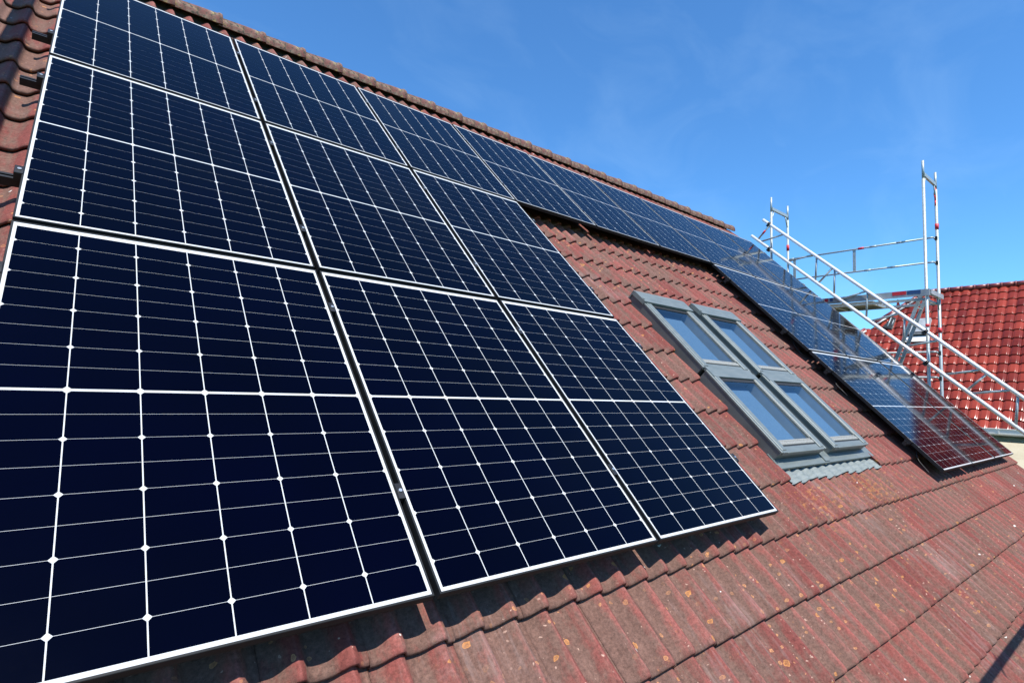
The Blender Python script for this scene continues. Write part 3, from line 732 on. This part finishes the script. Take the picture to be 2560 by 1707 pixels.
for v in (5.528, 3.962, 1.06, -1.3):
    mb = MB(); mb.tube((0, v, low(v)+OFF-.02), (0, v, low(v)+.02), .0175, seg=10); mb.build('strut', 'galv', g)
mb = MB(); mb.tube((0, 5.528, .150), (0, 5.528, .232), .020, seg=12); mb.build('marking_sleeve', 'red', g)
def coupler(v, off):
    mb = MB(); z = low(v)+off
    mb.tube((0, v-.028, z), (0, v+.028, z), .034, seg=14); mb.box((-.02, v-.02, z-.062), (.05, v+.03, z-.036)); mb.tube((.02, v+.04, z+.0), (.05, v+.04, z-.05), .012, seg=8); mb.build('coupler', 'iron', g)
# uprights cross the chords where world y = YC / YA: y = v*cos - n*sin
def v_at(y, off):
    v = 3.
    for _ in range(20): v = (y + (low(v)+off)*sn)/cs
    return v
for y in (YA, YC):
    for off in (0, OFF): coupler(v_at(y, off), off)
g2 = copy_tree(g); g2.matrix_world = rf(-.33, 0, .62)  # unseen copy of the girder, added for its shadow on the left tiles
g2['label'] = 'unseen lattice girder added above the left tiles to cast a shadow band on them'

rp = MB(); rp.path([tuple(ROOF @ Vector((-1.6, 4.14, .43))), tuple(ROOF @ Vector((-.6, 4.145, .42))), tuple(ROOF @ Vector((-.195, 4.13, .44)))], .007, seg=8)  # unseen, added to throw the thin shadow line across the left tiles
tag(rp.build('rope', 'rope'), 'thin unseen rope added beside the left girder to cast a shadow line', 'rope')

# ================================================================== NEIGHBOUR
BETA = R(50); cb, sb = math.cos(BETA), math.sin(BETA)
# roof frame of the neighbour: local u along -y, v up the slope, n out
NB = Matrix(((0, cb, -sb, 20.0), (-1, 0, 0, 0.0), (0, sb, cb, 0.023+Z0), (0, 0, 0, 1)))
nh = thing('neighbour_house', 'cream neighbouring house with a glossy red tiled hipped roof behind the scaffold', 'house', NB)
NI = NB.inverted()
SL = 3.785/cb + .0            # slope length to the ridge
HB = 9.27; HTOP = 4.10        # hip: y at the eave and at the ridge
def prof2(x, A):
    x = np.asarray(x, float) % 1
    return A*np.where(x < .80, 1-np.abs(2*np.clip(x/.80, 0, 1)-1)**5, -.12*np.sin((x-.80)/.20*math.pi))
def hipclip(a, b, v0):
    ulim = -(HB - (HB-HTOP)*min(1., max(0., (v0+.2)/SL)))
    if b <= ulim: return None
    return (max(a, ulim), b)
tile_field('roof', -9.36, 88, range(0, 17), 'gtile', parent=nh, seg=9, ncrest=.05, A=.036, pitch=.24, waves=1, gauge=.352, nose0=-.06, thick=.02, tilt=.03, jit=1.4, prof=prof2, clip=hipclip,
           vs=[(.003, -.02), (-.001, -.010), (.003, -.002), (.012, 0.), (.2, 0.), (.39, 0.)])
mb = MB()      # underlay of the front slope and hip slope, body
mb.quad([(-HB, -.02, -.02), (11.7, -.02, -.02), (11.7, SL, -.02), (-HTOP, SL, -.02)]); 
mb.build('roof_underlay', 'under', nh)
def nworld(mb, name, mats, parent=nh):
    for i, p in enumerate(mb.v): mb.v[i] = tuple(NI @ Vector((p[0], p[1], p[2]+Z0)))
    return mb.build(name, mats, parent)
zr = .023+SL*sb; xr = 20+SL*cb
mb = MB(); mb.quad([(20, HB, .0), (xr, HTOP, zr-.03), (2*xr-20, HB, .0)]); mb.quad([(xr, HTOP, zr-.03), (xr, -11.7, zr-.03), (2*xr-20, -11.7, 0), (2*xr-20, HB, 0)]); nworld(mb, 'rear_roof', 'greytile')
mb = MB(); mb.box((20.45, -11.3, -Z0), (2*xr-20.45, HB-.45, -.10)); nworld(mb, 'wall', 'cream')
mb = MB(); mb.box((19.97, -11.6, -.16), (20.46, HB, -.105)); nworld(mb, 'soffit', 'under')  # near-black colour stands in for the shadow below the gutter
# ridge caps with collars
mb = MB()
y = HTOP+.1
while y > -11.5:
    mb.tube((xr, y, zr+.035), (xr, y-.36, zr+.045), .085, .078, seg=14); mb.tube((xr, y, zr+.035), (xr, y-.05, zr+.036), .098, .098, seg=14); y -= .345
nworld(mb, 'ridge_cap', 'greytile')
mb = MB(); mm = MB(); k = 0; n_h = 19
for i in range(n_h):
    a = Vector((20, HB, .023)).lerp(Vector((xr, HTOP, zr)), i/n_h); b = Vector((20, HB, .023)).lerp(Vector((xr, HTOP, zr)), (i+1.12)/n_h)
    if i in (13,): continue
    mb.tube((a.x, a.y, a.z+.06), (b.x, b.y, b.z+.075), .095, .078, seg=12)
    jx = random.uniform(-.01, .01)
    mm.tube((a.x-.075, a.y-.06, a.z+.03+jx), (b.x-.08, b.y-.05, b.z+.03-jx), .034, .028, seg=7)
nworld(mb, 'hip_cap', 'greytile'); nworld(mm, 'mortar_bed', 'mortar')
# broken place on the hip with a lifted tile, open roof hatch
mb = MB(); mb.hexa([(-5.20,4.18,.055),(-4.86,4.05,.055),(-4.83,4.60,.055),(-4.95,4.72,.055),(-5.18,4.19,.072),(-4.88,4.08,.072),(-4.85,4.58,.072),(-4.95,4.70,.072)]); nh_hole = mb.build('roof_hole', 'seal_shade', nh)  # black plate lying on the tiles, painted as the dark of the hole
mb = MB(); mb.tube((-5.02,4.2,.08),(-4.98,4.62,.09),.02,seg=6); mb.tube((-4.90,4.25,.08),(-4.88,4.5,.085),.014,seg=6); mb.build('batten', 'galv', nh_hole)
mb = MB(); mb.hexa([(23.50,5.00,3.98),(23.58,4.86,3.98),(23.62,4.86,4.0),(23.54,5.0,4.0),(23.56,4.965,4.36),(23.60,4.94,4.36),(23.61,4.95,4.36),(23.57,4.97,4.36)]); nworld(mb, 'lifted_tile', 'gtile')
mb = MB(); vv = SL*.60
mb.hexa([(-4.30,3.66,.03),(-3.78,3.66,.03),(-3.78,4.46,.03),(-4.30,4.46,.03),(-4.30,3.68,.17),(-3.78,3.68,.17),(-3.80,4.46,.12),(-4.26,4.46,.12)]); hatch = mb.build('roof_hatch', 'toe', nh)
mb = MB(); mb.box((-4.26,3.655,.055),(-3.82,3.662,.13)); mb.box((-4.27,3.70,.1705),(-3.81,3.76,.176)); mb.build('hatch_opening', 'seal_shade', hatch)  # black slabs painted as the dark inside the hatch
mb = MB(); mb.hexa([(-4.42,3.40,.06),(-3.70,3.40,.06),(-3.72,3.64,.06),(-4.36,3.64,.06),(-4.42,3.40,.075),(-3.70,3.40,.075),(-3.72,3.64,.08),(-4.36,3.64,.08)]); mb.build('hatch_apron', 'mortar', hatch)
# gutter
mb = MB(); gy0, gy1 = HB+.1, -11.8; seg = 10; b0 = 0
prof = [(19.955, .03), (19.80, .025), (19.795, -.105), (19.83, -.145), (19.95, -.145)]
for (x, z) in prof:
    mb.v += [(x, gy0, z), (x, gy1, z)]
for i in range(len(prof)-1): mb.f.append((2*i, 2*i+1, 2*i+3, 2*i+2)); mb.mi.append(0); mb.sm.append(False)
y = 8.
while y > -11: mb.tube((19.79, y, .03), (19.79, y-.04, .03), .014, seg=6); mb.box((19.785, y-.03, -.11), (19.797, y, .03)); y -= .9
mb.tube((19.795, gy0, .028), (19.795, gy1, .028), .013, seg=8)
nworld(mb, 'gutter', 'gutter')
mb = MB(); mb.tube((19.9, 6.9, -.12), (20.38, 7.2, -.50), .045, seg=12); mb.tube((20.38, 7.2, -.50), (20.38, 7.2, -Z0), .045, seg=12); nworld(mb, 'downpipe', 'gutter')
mb = MB(); mb.hexa([(16.9,-11.2,-2.02),(19.74,-11.2,-.40),(19.74,5.6,-.40),(16.9,5.6,-2.02),(16.9,-11.2,-1.96),(19.74,-11.2,-.31),(19.74,5.6,-.31),(16.9,5.6,-1.96)]); lt = nworld(mb, 'lean_to_roof', 'leanto')
mb = MB(); mb.box((19.742,-11.2,-.42),(20.44,5.6,-.335)); nworld(mb, 'lean_to_shade_fill', 'under')  # dark fill added to keep the gap below the gutter black, as shade
mb = MB(); mb.box((17.1,-11.0,-Z0),(17.2,5.4,-2.03)); nworld(mb, 'lean_to_wall', 'cream')
for y0 in (.62, -4.4):
    mb = MB(); mb.hexa([(17.0,y0+.75,-1.955),(19.7,y0,-.372),(19.7,y0+.07,-.372),(17.0,y0+.85,-1.955),(17.0,y0+.75,-1.86),(19.7,y0,-.29),(19.7,y0+.07,-.29),(17.0,y0+.85,-1.86)]); nworld(mb, 'cover_strip', 'white', lt)
for y in (-1.5, 3.8, 6.5):
    for z in (-4.2, -1.9):
        mb = MB(); mb.box((20.42, y, z), (20.448, y+1.1, z+1.2)); wi = nworld(mb, 'window', 'white'); mb = MB(); mb.box((20.412, y+.08, z+.08), (20.419, y+1.02, z+1.12)); nworld(mb, 'pane', 'blue', wi) 

# ================================================================== GROUND, TREES, HILLS
mb = MB(); mb.quad([(-600, -600, 0), (600, -600, 0), (600, 600, 0), (-600, 600, 0)]); tag(mb.build('ground', 'grass'), kind='structure')
def bare_tree(loc, height, label, lean, seed, depth=5, spread=.55):
    rng = random.Random(seed)
    t = thing('bare_tree', label, 'tree', Matrix.Translation(loc))
    tr = MB(); cr = MB()
    def grow(p, d, ln, r, lv):
        mid = p + d*ln*.5 + Vector((rng.gauss(0,1), rng.gauss(0,1), rng.gauss(0,1)))*ln*.05; q = p + d*ln
        tgt = tr if lv == 0 else cr
        tgt.tube(p, mid, r, r*.85, seg=7, cap=False); tgt.tube(mid, q, r*.85, r*.66, seg=7, cap=False)
        if lv >= depth: return
        for i in range(3 if lv else 5):
            a = Vector((rng.gauss(0,1), rng.gauss(0,1), rng.gauss(0,1))).normalized()
            nd = (d + a*spread*1.3 + Vector((0, 0, .15))).normalized()
            st = p + d*ln*(rng.uniform(.55, 1.) if lv else rng.uniform(.6, 1.))
            grow(st, nd, ln*rng.uniform(.55, .78), r*.52, lv+1)
    grow(Vector((0,0,0)), Vector(lean).normalized(), height*.42, height*.018, 0)
    tr.tube((0, 0, -loc[2]), (0, 0, .1), height*.020, height*.018, seg=7)
    tr.build('trunk', 'bark', t); cr.build('crown', 'bark', t)
    return t
def leafy_tree(loc, h, r, label, seed):
    rng = np.random.default_rng(seed)
    t = thing('tree', label, 'tree', Matrix.Translation(loc), 'trees beyond the neighbouring house')
    tr = MB(); tr.tube((0,0,0), (0,0,h*.5), r*.09, r*.05, seg=8)
    for i in range(6):
        a = rng.random()*6.28; tr.tube((0,0,h*(.3+.03*i)), (math.cos(a)*r*.6, math.sin(a)*r*.6, h*(.6+.04*i)), r*.035, r*.012, seg=6)
    tr.build('trunk', 'bark', t)
    cl = rng.normal(0, 1, (28, 3)); cl /= np.linalg.norm(cl, axis=1)[:, None]; cl = cl*np.array([r*.72, r*.72, h*.30])*rng.uniform(.5, 1, (28, 1)) + np.array([0, 0, h*.64])
    n = 3600; c = cl[rng.integers(0, 28, n)] + rng.normal(0, r*.17, (n, 3))
    a = rng.normal(0, 1, (n, 3)); a /= np.linalg.norm(a, axis=1)[:, None]; b = np.cross(a, rng.normal(0, 1, (n, 3))); b /= np.linalg.norm(b, axis=1)[:, None]
    s = rng.uniform(.07, .16, (n, 1))*r/2.4
    V = np.stack([c-a*s, c+b*s*.6, c+a*s, c-b*s*.6], 1).reshape(-1, 3)
    me = bpy.data.meshes.new('crown'); me.from_pydata(V.tolist(), [], [tuple(range(i*4, i*4+4)) for i in range(n)]); me.materials.append(MAT['leaf']); link('crown', me, t)
bare_tree((5.95, -3.1, .4), 7.75, 'bare tree in front of the eave throwing branch shadows on the lowest tiles', (.0, .05, 1), 5)
er = thing('eave_guardrail', 'galvanised scaffold guardrail along the eave, its shadow crossing the lowest tiles', 'guardrail', rf(0, -.73, 1.28))
mb = MB(); mb.tube((3.2, 0, 0), (9.5, 0, 0), .0242, seg=14); mb.build('rail', 'galv', er)


for i, (x, y, h, r) in enumerate(((33, 12, 9, 3.2), (38, 17, 11, 3.6), (36, 22.5, 10, 3.3), (44, 8, 10, 3.4))):
    leafy_tree((x, y, 0), h, r, ['rounded leafy tree', 'tallest leafy tree', 'leafy tree farthest left', 'leafy tree farthest back'][i] + ' hidden behind the neighbouring house', 20+i)
